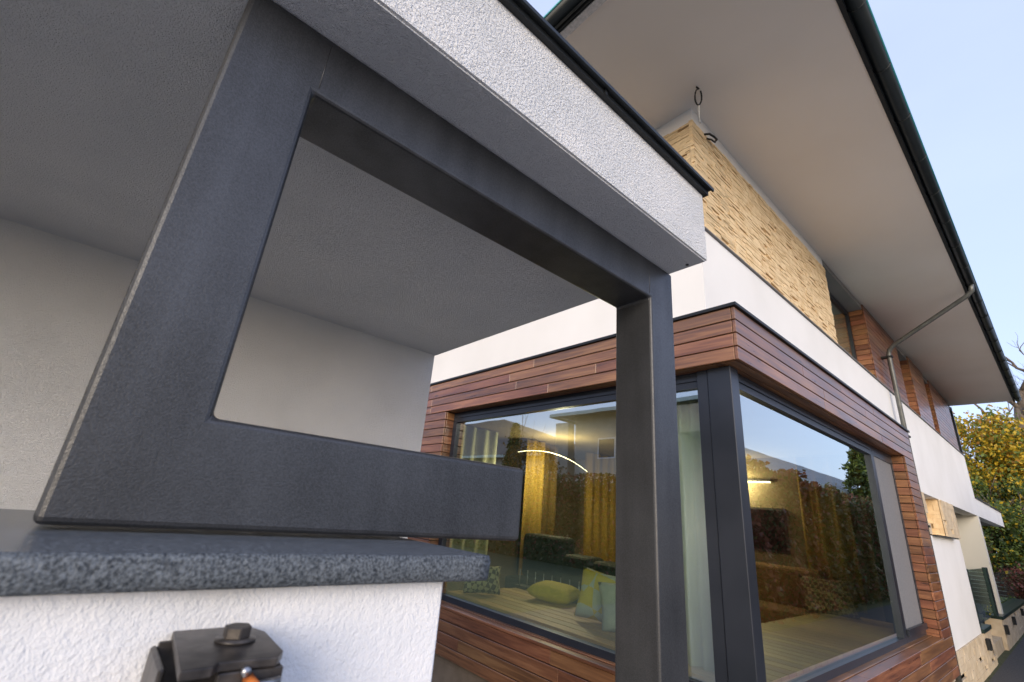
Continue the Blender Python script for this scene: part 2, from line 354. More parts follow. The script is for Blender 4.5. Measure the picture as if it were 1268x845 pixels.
# plank along local X; face outward is local -Y
def plank(parent, axis, a0, a1, face, z0, z1, th=.022, mat='wood', name='plank'):
    """axis 'x': front plank on plane y=face; axis 'y': plank on plane x=face"""
    g = .0035; Lh = (a1 - a0) / 2 - .001; bm = bmesh.new()
    bbox(bm, -Lh, Lh, 0, th, -(z1 - z0) / 2 + g, (z1 - z0) / 2 - g)
    bmesh.ops.bevel(bm, geom=bm.edges[:], offset=.0025, segments=1, affect='EDGES')
    me = bm_mesh(name, bm); j = random.uniform(-.0012, .0012)
    if axis == 'x': return link(name, me, mat, parent, ((a0 + a1) / 2, face + j, (z0 + z1) / 2 + H))
    return link(name, me, mat, parent, (face + j, (a0 + a1) / 2, (z0 + z1) / 2 + H), -math.pi / 2)

def plank_run(parent, axis, a0, a1, face, z0, z1, rows, lens=(1.1, 2.4), seed=0, mat='wood'):
    r = random.Random(seed); h = (z1 - z0) / rows
    for k in range(rows):
        a = a0; b = a0 + r.uniform(.35, 1.0) * lens[1]
        while True:
            if b > a1 - .35: b = a1
            plank(parent, axis, a, b, face, z0 + k * h, z0 + (k + 1) * h, mat=mat)
            if b >= a1: break
            a = b; b = a + r.uniform(*lens)

def hplank(parent, x0, x1, y0, y1, z0, z1, long, mat='wood', name='plank'):
    """flat board (sill, soffit, bench)"""
    lx, ly = (x1 - x0, y1 - y0); bm = bmesh.new()
    if long == 'y': lx, ly = ly, lx
    bbox(bm, -lx / 2 + .001, lx / 2 - .001, -ly / 2 + .002, ly / 2 - .002, -(z1 - z0) / 2, (z1 - z0) / 2)
    bmesh.ops.bevel(bm, geom=bm.edges[:], offset=.002, segments=1, affect='EDGES')
    return link(name, bm_mesh(name, bm), mat, parent, ((x0 + x1) / 2, (y0 + y1) / 2, (z0 + z1) / 2 + H), math.pi / 2 if long == 'y' else 0)

# split-faced stones: six shared meshes, scaled per stone
STM = []
def stone_templates():
    for k in range(6):
        r = random.Random(100 + k); bm = bmesh.new(); bbox(bm, -.5, .5, -.5, .5, -.5, .5)
        for v in bm.verts:
            if v.co.y < 0: v.co.y += r.uniform(-.03, .16); v.co.x *= r.uniform(.975, .998); v.co.z *= r.uniform(.88, .985)
        me = bm_mesh('stone', bm); me.materials.append(MT['stone_dark' if k == 2 else 'stone']); STM.append(me)

def stone_spots(axis, a0, a1, z0, z1, rowh, lens, seed, skip=None):
    r = random.Random(seed); S = []; z = z0
    while z < z1 - .008:
        h = min(rowh * r.uniform(.8, 1.25), z1 - z)
        if z1 - z - h < .012: h = z1 - z
        a = a0 - r.uniform(0, lens[0])
        while a < a1:
            l = r.uniform(*lens); s, e = max(a, a0), min(a + l, a1)
            if e - s > .02: S.append((s, e, z, z + h, r.random()))
            a += l
        z += h
    return S

def place_stones(parent, axis, face, spots, limit, mat=None):
    """axis 'x' front (y=face), axis 'y' left face (x=face); the first `limit` as objects, others joined"""
    rest = []
    for i, (s, e, z0, z1, q) in enumerate(spots):
        d = .034 + .010 * q if q > .055 else .012
        if i < limit:
            k = int(q * 997) % 6
            o = bpy.data.objects.new('stone', STM[k]); col.objects.link(o)
            if axis == 'x': loc = Vector(((s + e) / 2, face - d / 2 + .012, (z0 + z1) / 2 + H))
            else: loc = Vector((face - d / 2 + .012, (s + e) / 2, (z0 + z1) / 2 + H)); o.rotation_euler = (0, 0, -math.pi / 2)
            o.location = loc; o.scale = (e - s, d, z1 - z0); WL[o] = loc; o.parent = parent; o.matrix_parent_inverse = Matrix.Translation(-WL[parent])
        else: rest.append((s, e, z0, z1, d))
    if rest:
        r = random.Random(5); bm = bmesh.new(); c = WL[parent]
        for (s, e, z0, z1, d) in rest:
            j = [r.uniform(0, .35) * d for _ in range(4)]
            if axis == 'x': fs = bbox(bm, s - c.x + .002, e - c.x - .002, face - d + .012 - c.y, face + .012 - c.y, z0 + H - c.z + .001, z1 + H - c.z - .001)
            else: fs = bbox(bm, face - d + .012 - c.x, face + .012 - c.x, s - c.y + .002, e - c.y - .002, z0 + H - c.z + .001, z1 + H - c.z - .001)
            mi = 1 if r.random() < .2 else 0
            for f in fs: f.material_index = mi
        me = bm_mesh('stone_veneer', bm); me.materials.append(MT[mat or 'stone']); me.materials.append(MT['stone_dark' if mat is None else mat])
        o = link('stone_veneer', me, None, parent, (c.x, c.y, c.z)); o['kind'] = 'stuff'

# ------------------------------------------------------------------ ground
def sheet(name, x0, x1, y0, y1, z, mat):
    me = bpy.data.meshes.new(name); c = ((x0 + x1) / 2, (y0 + y1) / 2)
    me.from_pydata([(x0 - c[0], y0 - c[1], 0), (x1 - c[0], y0 - c[1], 0), (x1 - c[0], y1 - c[1], 0), (x0 - c[0], y1 - c[1], 0)], [], [(0, 1, 2, 3)])
    o = link(name, me, mat, None, (c[0], c[1], z)); o['kind'] = 'structure'; return o
sheet('ground', -400, 500, -400, 400, 0, 'soil')
sheet('driveway', -9, 34, -2.6, 1.62, .004, 'asphalt')
sheet('path', -9, 2.9, 1.64, 9, .004, 'asphalt')
sheet('bounce_ground', -14, 7.5, -9, .95, .008, 'bounce')  # unseen pale ground, added to bounce light up to the soffits

# ------------------------------------------------------------------ house
house = empty('house', (11, 6, -H), 'modern white house with wooden corner bay window and wide grey eaves', 'house')
G = -H
# walls (one white band over bay and porch)
prism('wall', [(3.55, 1.33), (8.03, 1.33), (8.03, .93), (19.3, .93), (19.3, 2.62), (3.55, 2.62)], 'y', 1.70, 2.0, 'white_wall', house)
box('wall', 3.55, 3.85, 2.0, 10, 1.33, 2.62, 'white_wall', house)
boxes('frieze', [(3.57, 7.56, 1.715, 2.0, 3.91, 4.1), (3.57, 3.85, 2.0, 10, 3.91, 4.1)], 'white_wall', house)
clad = box('stone_backing', 3.58, 7.56, 1.725, 2.0, 2.645, 3.91, 'grout', house)
box('stone_backing', 3.58, 3.85, 2.0, 10, 2.645, 3.91, 'grout', house)
boxes('sill_flashing', [(3.525, 19.3, 1.676, 1.72, 2.622, 2.634), (3.525, 3.56, 1.72, 10, 2.622, 2.634)], 'screen', house)
stone_templates()
sp = stone_spots('x', 3.535, 7.56, 2.645, 3.91, .023, (.07, .24), 3)
sp.sort(key=lambda s: s[0])
place_stones(clad, 'x', 1.722, sp, 262)
place_stones(clad, 'y', 3.572, sorted(stone_spots('y', 1.70, 5.5, 2.645, 3.91, .023, (.07, .24), 4), key=lambda s: s[0]), 38)

# upper storey: timber panels with deep window recesses
def upper_window(x0, x1, blind):
    wn = part('window', house, ((x0 + x1) / 2, 1.95, 2.64))
    boxes('frame', [(x0, x0 + .06, 1.93, 1.99, 2.64, 4.0), (x1 - .06, x1, 1.93, 1.99, 2.64, 4.0), (x0 + .06, x1 - .06, 1.93, 1.99, 3.92, 4.0), (x0 + .06, x1 - .06, 1.93, 1.99, 2.64, 2.72)], 'alu', wn)
    box('pane', x0 + .06, x1 - .06, 1.955, 1.965, 2.72, 3.92, 'glass', wn)
    if blind: box('blind', x0 + .07, x1 - .07, 2.0, 2.01, 2.72, 3.9, 'blind', wn)
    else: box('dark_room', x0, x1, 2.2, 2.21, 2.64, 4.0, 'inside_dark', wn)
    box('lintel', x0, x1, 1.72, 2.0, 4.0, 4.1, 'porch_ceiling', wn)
upper_window(7.56, 9.70, True)
upper_window(12.17, 13.29, False)
upper_window(14.92, 15.65, False)
upper_window(18.56, 19.2, True)
for i, (x0, x1) in enumerate(((9.70, 12.17), (13.29, 14.92), (15.65, 18.56))):
    pn = box('timber_panel', x0 + .023, x1 - .023, 1.724, 2.0, 2.64, 4.1, 'inside_dark', house)
    plank_run(pn, 'x', x0, x1, 1.70, 2.645, 4.095, 15, (1.0, 2.5), 40 + i)
    h = 1.45 / 15
    for k in range(15): plank(pn, 'y', 1.724, 1.93, x0, 2.645 + k * h, 2.645 + (k + 1) * h)
box('corner_post', 19.2, 19.3, 1.70, 2.0, 2.64, 4.1, 'alu', house)
box('rear_wall', 3.85, 19.3, 9.7, 10, G, 4.1, 'white_wall', house)
box('end_wall', 19.0, 19.3, 2.0, 9.7, .93, 4.1, 'white_wall', house)
box('upper_floor', 3.85, 19.0, 2.0, 9.7, 1.33, 1.5, 'white_wall', house)

# roof, soffit, gutter
roof = part('roof', house, (11, 6, 4.1))
sf = box('soffit', 2.07, 19.05, .37, 11.4, 4.101, 4.16, 'soffit', roof)
boxes('fascia', [(2.02, 19.1, .335, .368, 4.085, 4.30), (1.975, 2.068, .37, 11.4, 4.08, 4.13)], 'flash', roof)
boxes('verge_trim', [(1.995, 2.066, .37, 11.4, 4.066, 4.078)], 'zinc', roof)
bm = bmesh.new()
for a in ((1.86, .2), (19.3, .2)): pass
v = [bm.verts.new(p) for p in ((1.86 - 11, .25 - 6, .14), (19.2 - 11, .25 - 6, .14), (19.2 - 11, 11.6 - 6, .14), (1.86 - 11, 11.6 - 6, .14), (6.5 - 11, 5.8 - 6, 2.0), (15 - 11, 5.8 - 6, 2.0))]
for f in ((0, 1, 5, 4), (1, 2, 5), (2, 3, 4, 5), (3, 0, 4), (3, 2, 1, 0)): bm.faces.new([v[i] for i in f])
link('roof_covering', bm_mesh('roof_covering', bm), 'roof_grey', roof, (11, 6, 4.1 + H))
def gutter(name, axis, a0, a1, centre, z, r):
    n = 10; bm = bmesh.new(); pr = []
    for k in range(n + 1):
        t = math.pi * k / n; pr.append((-math.cos(t) * r, -math.sin(t) * r))
    pr += [(p[0] * .93, p[1] * .93) for p in reversed(pr)]
    rows = []
    for a in (a0, a1):
        rows.append([bm.verts.new((a - a0, p[0], p[1]) if axis == 'x' else (p[0], a - a0, p[1])) for p in pr])
    N = len(pr)
    for k in range(N): bm.faces.new((rows[0][k], rows[0][(k + 1) % N], rows[1][(k + 1) % N], rows[1][k]))
    bm.faces.new(rows[0]); bm.faces.new(rows[1][::-1])
    # rolled outer bead
    s = -1
    g = link(name, bm_mesh(name, bm, True), 'gutter', house, (a0, centre, z + H) if axis == 'x' else (centre, a0, z + H))
    tube_obj('rolled_bead', [(a0, centre + s * r, z), (a1, centre + s * r, z)] if axis == 'x' else [(centre + s * r, a0, z), (centre + s * r, a1, z)], .011, 'bead', g, 8)
    return g
gt = gutter('gutter', 'x', 1.85, 19.2, .272, 4.165, .062)
g2 = gutter('gutter', 'y', .19, 11.5, 1.90, 4.165, .062)
def bracket(x, y, axis, par):
    pts = []
    for k in range(9):
        t = math.pi * k / 8; c, s = -math.cos(t) * .066, -math.sin(t) * .066
        pts.append((x, y + c, 4.165 + s) if axis == 'x' else (x + c, y, 4.165 + s))
    tube_obj('bracket', pts, .006, 'gutter', par, 6)
for k in range(22): bracket(2.0 + .8 * k, .272, 'x', gt)
for k in range(9): bracket(1.90, .9 + .8 * k, 'y', g2)

# downpipe from the gutter to the wall and down
dp = tube_obj('downpipe', [(9.95, .27, 4.12), (9.97, .28, 4.02), (10.03, .36, 3.965), (10.34, 1.46, 3.44), (10.4, 1.56, 3.37), (10.4, 1.585, 3.27), (10.4, 1.585, G)], .037, 'zinc_dark', house, 12)
for z in (3.22, 1.75, .3): box('pipe_clip', 10.35, 10.45, 1.53, 1.70, z, z + .03, 'flash', dp)

# loose electric cables left for lamps
cb = part('lamp_cable', house, (3.5, 1.58, 4.1))
pts = [(3.41 + .06 * math.sin(t), 1.555 + .02 * math.cos(t), 4.0 - .08 * math.cos(t)) for t in [math.pi + .25 + k * (2 * math.pi - .5) / 14 for k in range(15)]]
tube_obj('loop', [(3.37, 1.55, 4.1)] + pts, .008, 'cable_b', cb, 6)
tube_obj('tail', [(3.42, 1.56, 3.90), (3.45, 1.58, 3.83), (3.49, 1.60, 3.775), (3.515, 1.60, 3.775)], .008, 'cable_w', cb, 6)
cb2 = part('lamp_cable', house, (3.86, 1.69, 3.86))
tube_obj('stub', [(3.80, 1.70, 3.90), (3.81, 1.65, 3.88), (3.86, 1.63, 3.865), (3.93, 1.63, 3.875), (3.95, 1.65, 3.89)], .012, 'cable_b', cb2, 6)
tube_obj('stub', [(3.84, 1.70, 3.87), (3.86, 1.66, 3.845), (3.93, 1.65, 3.85)], .010, 'cable_b', cb2, 6)

# ---------------- bay window
XB, YB, XE = 2.91, 1.20, 8.02
bay = part('bay_window', house, (5.4, 3.5, -1.34))
ZT, ZL, ZS, ZB = 1.42, 1.04, -.945, -1.335
# dark core behind cladding
boxes('bay_core', [(XB + .024, XE - .003, YB + .024, YB + .14, ZL + .02, ZT - .004), (XB + .024, XB + .14, YB + .14, 6.0, ZL + .02, ZT - .004),
                   (XB + .024, XE - .003, YB + .024, YB + .10, ZB, ZS - .03), (XB + .024, XB + .10, YB + .10, 6.0, ZB, ZS - .03),
                   (7.526, XE - .003, YB + .024, 1.70, ZS - .03, ZL + .02), (XB + .024, 3.2, 4.654, 6.0, ZS - .03, ZL + .02),
                   (XE - .1, XE - .003, YB + .14, 1.70, ZL + .02, ZT - .004), (XE - .1, XE - .003, YB + .1, 1.70, ZB, ZS - .03)], 'inside_dark', bay)
plank_run(bay, 'x', XB, XE, YB, ZL, ZT, 4, (1.0, 2.6), 11)
plank_run(bay, 'y', YB + .024, 5.6, XB, ZL, ZT, 4, (1.0, 2.6), 12)
plank_run(bay, 'x', XB, XE, YB, ZB, ZS, 4, (.9, 2.2), 13)
plank_run(bay, 'y', YB + .024, 5.6, XB, ZB, ZS, 4, (1.4, 2.8), 14)
rows = 21; h = (ZL - ZS) / rows
for k in range(rows):
    z0, z1 = ZS + k * h, ZS + (k + 1) * h
    plank(bay, 'x', 7.50, XE, YB, z0, z1)
    plank(bay, 'y', YB + .024, 1.40, 7.50, z0, z1)                    # right reveal
    plank(bay, 'y', 4.63, 5.6, XB, z0, z1)
    o = plank(bay, 'x', XB + .024, 3.10, 4.63, z0, z1)                # left reveal
# bay end wall (+x side)
for k in range(int(round((ZT - ZB) / .0945))):
    z0 = ZB + k * .0945; o = plank(bay, 'y', YB + .024, 1.70, XE + .021, z0, z0 + .0945)
# underside boards of the head
for j in range(2):
    hplank(bay, XB + .024 + j * .075, XB + .097 + j * .075, YB + .175, 4.63, ZL + .001, ZL + .019, 'y')
    for (a, b) in ((XB + .024, 5.1), (5.1, 7.5)): hplank(bay, a, b, YB + .024 + j * .075, YB + .097 + j * .075, ZL + .001, ZL + .019, 'x')
# sill boards
for j, (a, b) in enumerate(((-.012, .082), (.084, .19))):
    for (p, q) in ((XB - .012, 4.6), (4.6, 6.3), (6.3, 7.50)):
        hplank(bay, p if p > 3 else (XB + b if True else p), q, YB + a, YB + b, ZS + .001 + j * .004, ZS + .022 + j * .004, 'x')
    for (p, q) in ((YB + a, 2.9), (2.9, 4.63)): hplank(bay, XB + a, XB + b, p, q, ZS + .001 + j * .004, ZS + .022 + j * .004, 'y')
# bay roof and flashing
boxes('bay_roof', [(XB + .14, XE - .1, YB + .14, 6.0, 1.22, 1.40)], 'white_wall', bay)
boxes('roof_flashing', [(XB - .02, XE + .03, YB - .02, 1.70, ZT, ZT + .022), (XB - .02, 3.55, 1.70, 6.0, ZT, ZT + .022)], 'flash', bay)
# bay plinth
boxes('bay_plinth', [(XB + .08, XE - .05, YB + .08, YB + .2, G, ZB), (XB + .08, XB + .2, YB + .2, 6.0, G, ZB)], 'render_plinth', bay)

# corner post and frames
box('corner_post', 3.0, 3.12, 1.30, 1.462, ZS + .02, ZL, 'alu', bay, .004)
box('corner_post', 3.012, 3.11, 1.466, 1.545, ZS + .02, ZL, 'alu', bay, .003)
box('corner_post', 3.121, 3.15, 1.315, 1.41, ZS + .02, ZL, 'alu', bay, .002)
def frame_x(x0, x1, y0, y1, zb, zt, fw, nm='window_frame'):      # front-facing frame
    return boxes(nm, [(x0, x1, y0, y1, zb, zb + fw), (x0, x1, y0, y1, zt - fw, zt), (x0, x0 + fw, y0 + .002, y1, zb + fw, zt - fw), (x1 - fw, x1, y0 + .002, y1, zb + fw, zt - fw)], 'alu', bay)
f1 = boxes('window_frame', [(3.15, 6.56, 1.335, 1.41, -.92, -.868), (3.15, 6.56, 1.335, 1.41, .925, 1.04), (6.49, 6.56, 1.333, 1.41, -.868, .925),
                            (3.15, 6.49, 1.325, 1.40, .975, 1.0)], 'alu', bay)
box('pane', 3.15, 6.49, 1.365, 1.385, -.868, .925, 'glass', bay)
f2 = boxes('window_frame', [(6.565, 7.5, 1.335, 1.41, -.92, -.855), (6.565, 7.5, 1.335, 1.41, .93, 1.04), (6.565, 6.62, 1.335, 1.41, -.855, .93), (7.44, 7.5, 1.335, 1.41, -.855, .93),
                            (6.60, 7.48, 1.31, 1.333, -.86, -.80)], 'alu', bay)
box('insect_screen', 6.62, 7.44, 1.345, 1.352, -.855, .93, 'screen', bay)
f3 = boxes('window_frame', [(3.035, 3.11, 1.547, 4.628, -.92, -.868), (3.035, 3.11, 1.547, 4.628, .925, 1.04), (3.033, 3.11, 4.56, 4.628, -.868, .925), (3.025, 3.10, 1.547, 4.56, .975, 1.0)], 'alu', bay)
box('pane', 3.062, 3.082, 1.547, 4.56, -.868, .925, 'glass', bay)

# room behind the bay
room = part('room', house, (5.5, 4, -1.31))
box('floor', 3.12, 7.95, 1.42, 6.5, -1.36, -1.31, 'bench', room)
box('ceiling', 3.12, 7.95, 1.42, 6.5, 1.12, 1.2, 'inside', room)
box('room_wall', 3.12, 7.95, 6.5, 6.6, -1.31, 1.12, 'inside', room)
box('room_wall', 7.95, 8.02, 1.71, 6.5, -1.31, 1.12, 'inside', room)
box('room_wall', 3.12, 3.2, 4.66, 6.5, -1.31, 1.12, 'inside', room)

# ---------------- lower facade right of bay
lw = part('lower_facade', house, (12, 1.8, -2.2))
box('white_panel', 8.05, 14.5, 1.69, 1.98, -1.56, .195, 'white_wall', lw)
box('niche_ledge', 11.5, 13.7, 1.60, 1.72, .197, .215, 'flash', lw)
nb = box('stone_backing', 8.05, 11.49, 1.73, 2.05, .217, .928, 'grout', lw)
nb2 = box('stone_backing', 13.1, 14.6, 1.73, 2.05, .217, .928, 'grout', lw)
box('niche_back', 11.49, 13.1, 1.98, 2.05, .217, .928, 'stone_far', lw)
pl = box('stone_plinth', 8.05, 15.7, 1.70, 2.0, G, -1.565, 'stone_far', lw)
pl2 = box('stone_plinth', 18.1, 26.2, 1.70, 2.0, G, -1.565, 'stone_far', lw)

far_spots = []
for q, (a0, a1, z0, z1) in enumerate(((8.05, 11.49, .217, .925), (13.1, 14.6, .217, .925), (8.05, 15.7, G, -1.565), (18.1, 26.2, G, -1.565))):
    far_spots += stone_spots('x', a0, a1, z0, z1, .085, (.2, .55), 20 + q)
place_stones(lw, 'x', 1.70, far_spots, 0, 'stone_far')
far_side = stone_spots('y', 1.72, 2.0, .217, .925, .085, (.2, .3), 31)
place_stones(lw, 'y', 13.11, far_side, 0, 'stone_dark')

# ---------------- porch and balcony
po = part('porch', house, (18, 3, -1.5))
box('porch_floor', 14.5, 26.2, 2.0, 6.0, -1.62, -1.50, 'stone_far', po)
boxes('dark_coping', [(14.5, 15.7, 1.64, 2.05, -1.56, -1.49), (18.1, 26.25, 1.64, 2.05, -1.56, -1.49), (15.7, 18.1, 2.05, 2.4, -1.50, -1.46)], 'green_post', po)
box('step', 15.7, 18.1, 1.75, 2.05, G, -1.95, 'stone_far', po)
box('step', 15.7, 18.1, 2.05, 2.4, G, -1.73, 'stone_far', po)
box('side_wall', 18.85, 19.15, 1.70, 4.5, -1.49, .929, 'porch_wall', po)
box('back_wall', 14.5, 18.85, 4.5, 4.7, -1.5, .929, 'porch_wall', po)
box('side_wall', 14.3, 14.5, 2.0, 4.5, -1.5, .929, 'porch_wall', po)
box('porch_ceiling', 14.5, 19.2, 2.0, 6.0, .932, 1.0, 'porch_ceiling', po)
box('spotlight', 14.62, 14.72, 1.93, 2.0, .34, .46, 'flash', po)
box('balcony_fascia', 19.301, 26.2, 1.70, 1.95, .93, 1.44, 'white_wall', po)
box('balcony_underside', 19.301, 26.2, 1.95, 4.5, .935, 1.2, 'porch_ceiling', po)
box('balcony_cap', 19.301, 26.25, 1.66, 2.0, 1.441, 1.465, 'flash', po)
box('balcony_glass', 19.4, 25.2, 1.78, 1.795, 1.466, 2.72, 'rail_glass', po)
tube_obj('rain_spout', [(24.5, 2.2, .94), (24.5, 2.2, .55)], .04, 'zinc', po, 8)
for (a, b) in ((14.66, 14.95), (17.95, 18.35)): box('railing_post', a, b, 1.72, 1.79, -1.49, -.38, 'green_post', po, .004)
box('railing_glass', 14.95, 17.95, 1.75, 1.765, -1.46, -.40, 'rail_glass', po)
box('railing_glass', 19.3, 25.5, 1.82, 1.835, -1.48, -.55, 'rail_glass', po)
for (x, z) in ((14.66, -1.86), (18.22, -1.88), (20.4, -1.83), (23.4, -1.8)): box('step_lamp', x - .09, x + .09, 1.60, 1.665, z, z + .2, 'flash', po, .004)

# ------------------------------------------------------------------ entrance canopy with its side wall
ec = empty('entrance_canopy', (0, 2.6, G), 'white rendered canopy slab on a long side wall above the steel frame', 'canopy')
CS = .942
box('side_wall', -5.0, 1.485, 2.60, 2.86, G, CS, 'stucco_wall', ec)
sl = box('canopy_slab', -5.0, 1.50, .70, 2.87, CS + .004, 1.25, 'stucco', ec)
box('canopy_soffit', -5.0, 1.494, .706, 2.6, CS - .002, CS + .0035, 'stucco_soffit', ec)
fl = boxes('cap_flashing', [(-5.0, 1.516, .682, .70, 1.244, 1.266), (1.5, 1.516, .70, 2.89, 1.244, 1.266), (-5.0, 1.522, .672, 2.89, 1.266, 1.272)], 'flash', ec)
box('drip_edge', -5.0, 1.53, .664, .6715, 1.262, 1.275, 'gutter', ec)
for x in (-.35, .85): box('seam', x, x + .012, .677, .6815, 1.244, 1.2655, 'flash', fl)
tube_obj('drain_hole', [(1.472, .765, CS - .0045), (1.472, .765, CS - .002)], .006, 'cable_b', ec, 8)

# ------------------------------------------------------------------ steel frame under the canopy
fr = prism('steel_frame', [(-.044, -.0655), (.78, -.0655), (.78, .098), (.112, .098), (.112, .78), (1.349, .78), (1.349, G + .012), (1.506, G + .012), (1.506, CS - .003), (-.044, CS - .003)],
           'y', .85, 1.01, 'steel', None, .010, 3)
tag(fr, 'dark grey square steel tube frame with open hooked side hung under canopy', 'steel frame')
tube_obj('weld_seam', [(.118, .8502, .795), (.118, .8502, .925)], .0012, 'steel', fr, 6)
tube_obj('weld_seam', [(1.343, .8502, .795), (1.343, .8502, .925)], .0012, 'steel', fr, 6)
box('base_plate', 1.31, 1.545, .81, 1.05, G + .001, G + .0115, 'black_steel', fr)

# ------------------------------------------------------------------ gate pillar with granite coping and hinge
gp = empty('gate_pillar', (0, 1.1, G), 'white rendered gate pillar with dark granite coping under the steel frame', 'pillar')
box('pillar_wall', -2.2, .452, .658, 1.2, G, -.1082, 'stucco_pillar', gp, .004)
# coping with rough edge: slightly wavy lower arris
bm = bmesh.new(); NX = 150; rr = random.Random(3); rowsv = []
x0c, x1c, y0c, y1c, zt, zb = -2.3, .514, .628, 1.25, -.0715, -.1075
bm2 = []
for i in range(NX + 1):
    x = x0c + (x1c - x0c) * i / NX
    j = lambda a: rr.uniform(-a, a)
    rowsv.append([bm.verts.new((x, y1c, zb)), bm.verts.new((x, y1c, zt)), bm.verts.new((x, y0c + .004 + j(.0006), zt + j(.0004))), bm.verts.new((x, y0c + j(.0016), zt - .006 + j(.0012))),
                  bm.verts.new((x, y0c + j(.002), (zt + zb) / 2 + j(.002))), bm.verts.new((x, y0c + j(.0016), zb + .005 + j(.0015))), bm.verts.new((x, y0c + .005 + j(.002), zb))])
for i in range(NX):
    A, B = rowsv[i], rowsv[i + 1]
    for k in range(7):
        f = bm.faces.new((A[k], A[(k + 1) % 7], B[(k + 1) % 7], B[k])); f.material_index = 0 if k == 1 else 1; f.smooth = k in (2, 3, 4, 5)
for A in (rowsv[0], rowsv[-1]): bm.faces.new(A).material_index = 1
me = bm_mesh('coping', bm); me.materials.append(MT['granite_top']); me.materials.append(MT['granite_edge'])
link('coping', me, None, gp, (0, 0, H))

hg = part('hinge', gp, (.15, .64, -.15))
HZ = -.150
prism('top_plate', [(.110, .657), (.101, .522), (.126, .524), (.132, .534), (.182, .530), (.192, .548), (.194, .625), (.182, .657)], 'z', HZ - .008, HZ, 'black_steel', hg, .0012, 2)
prism('front_cheek', [(.134, HZ - .009), (.190, HZ - .009), (.190, HZ - .10), (.134, HZ - .10)], 'y', .532, .541, 'black_steel', hg, .001, 1)
box('side_cheek', .181, .190, .542, .657, HZ - .10, HZ - .0085, 'black_steel', hg, .001)
box('wall_plate', .094, .100, .575, .657, HZ - .13, HZ - .012, 'black_steel', hg, .002)
box('back_plate', .100, .181, .651, .657, HZ - .10, HZ - .0085, 'black_steel', hg, .001)
def hexnut(name, x, y, z0, z1, r, par, mat='black_steel'):
    prism(name, [(x + r * math.cos(a), y + r * math.sin(a)) for a in [math.pi / 6 + k * math.pi / 3 for k in range(6)]], 'z', z0, z1, mat, par, .001, 1)
tube_obj('washer', [(.158, .598, HZ + .0003), (.158, .598, HZ + .003)], .019, 'black_steel', hg, 24)
hexnut('bolt_head', .158, .598, HZ + .0032, HZ + .014, .0135, hg)
tube_obj('bolt_shank', [(.155, .531, HZ - .008), (.155, .524, HZ - .008)], .004, 'zinc', hg, 12)
tube_obj('rusty_screw', [(.160, .531, HZ - .016), (.161, .508, HZ - .016)], .0055, 'rust', hg, 12, .0045)
tube_obj('cross_rod', [(.140, .524, HZ - .022), (.186, .524, HZ - .018)], .004, 'zinc', hg, 10)

# ------------------------------------------------------------------ interior things
bn = empty('window_bench', (3.7, 2.4, -1.31), 'wide slatted oak window seat running round inside the corner bay', 'bench')
x = 3.16; k = 0
while x < 7.4:
    y1 = 4.55 if x < 4.15 else 2.28
    hplank(bn, x, x + .118, 1.43, y1, -.885, -.86, 'y', 'bench', 'slat'); x += .125; k += 1
boxes('bench_base', [(3.16, 7.4, 1.46, 2.2, -1.31, -.89), (3.16, 4.1, 2.2, 4.5, -1.31, -.89)], 'bench', bn)
def cushion(name, loc, size, rot, mat, label, group=None):
    bm = bmesh.new(); n = 12
    g = {}
    for s in (1, -1):
        for i in range(n + 1):
            for j in range(n + 1):
                u, v = i / n * 2 - 1, j / n * 2 - 1; e = (1 - abs(u) ** 3.0) * (1 - abs(v) ** 3.0)
                if s < 0 and (i in (0, n) or j in (0, n)): g[s, i, j] = g[1, i, j]; continue
                pin = 1 - .09 * (1 - abs(v)) * abs(u) ** 2 ; pin2 = 1 - .09 * (1 - abs(u)) * abs(v) ** 2
                g[s, i, j] = bm.verts.new((u * size[0] / 2 * pin, v * size[1] / 2 * pin2, s * size[2] / 2 * max(e, 0) ** .45))
        for i in range(n):
            for j in range(n): bm.faces.new((g[s, i, j], g[s, i + 1, j], g[s, i + 1, j + 1], g[s, i, j + 1]))
    o = link(name, bm_mesh(name, bm, True), mat, None, (loc[0], loc[1], loc[2] + H)); o.rotation_euler = rot
    tag(o, label, 'cushion', group); return o
cushion('cushion', (4.02, 3.78, -.775), (.44, .50, .17), (.06, -.05, .35), 'cush_y', 'bright yellow cushion lying flat on the slatted window seat')
cushion('cushion', (3.42, 4.28, -.715), (.40, .28, .15), (1.25, 0, -.5), 'cush_t', 'cushion with small triangle print standing at the window jamb')
cushion('cushion', (3.72, 2.92, -.66), (.42, .42, .14), (1.25, .15, -1.0), 'cush_gy', 'grey and yellow printed cushion leaning on the window seat')
cushion('cushion', (3.62, 2.62, -.68), (.38, .38, .13), (1.3, -.1, -.9), 'cush_g', 'plain grey cushion leaning beside the grey and yellow print')
cushion('cushion', (7.05, 2.12, -.66), (.55, .42, .16), (1.2, 0, -1.1), 'cush_br', 'brown lattice print cushion beside the brown sofa back')
so = empty('sofa', (4.7, 4.2, -1.31), 'dark green velvet sofa behind the yellow cushion', 'sofa')
box('seat', 4.40, 5.0, 3.3, 5.05, -1.31, -.80, 'sofa', so, .03, 2)
for (a, b, t) in ((3.32, 3.80, -.47), (3.82, 4.28, -.45), (4.30, 5.0, -.27)): box('back_cushion', 4.62, 4.95, a, b, -.80, t, 'sofa', so, .06, 3)
he = empty('floor_convector', (4.28, 4.1, -1.31), 'low dark convector heater with thin pale upright rods', 'heater')
box('casing', 4.22, 4.36, 3.45, 4.65, -1.31, -.84, 'inside_dark', he)
for k in range(9): tube_obj('rod', [(4.24, 3.5 + .135 * k, -.84), (4.24, 3.5 + .135 * k, -.66)], .007, 'zinc', he, 6)
sb = empty('brown_sofa', (7.5, 2.9, -1.31), 'brown upholstered sofa against the wall under the television', 'sofa')
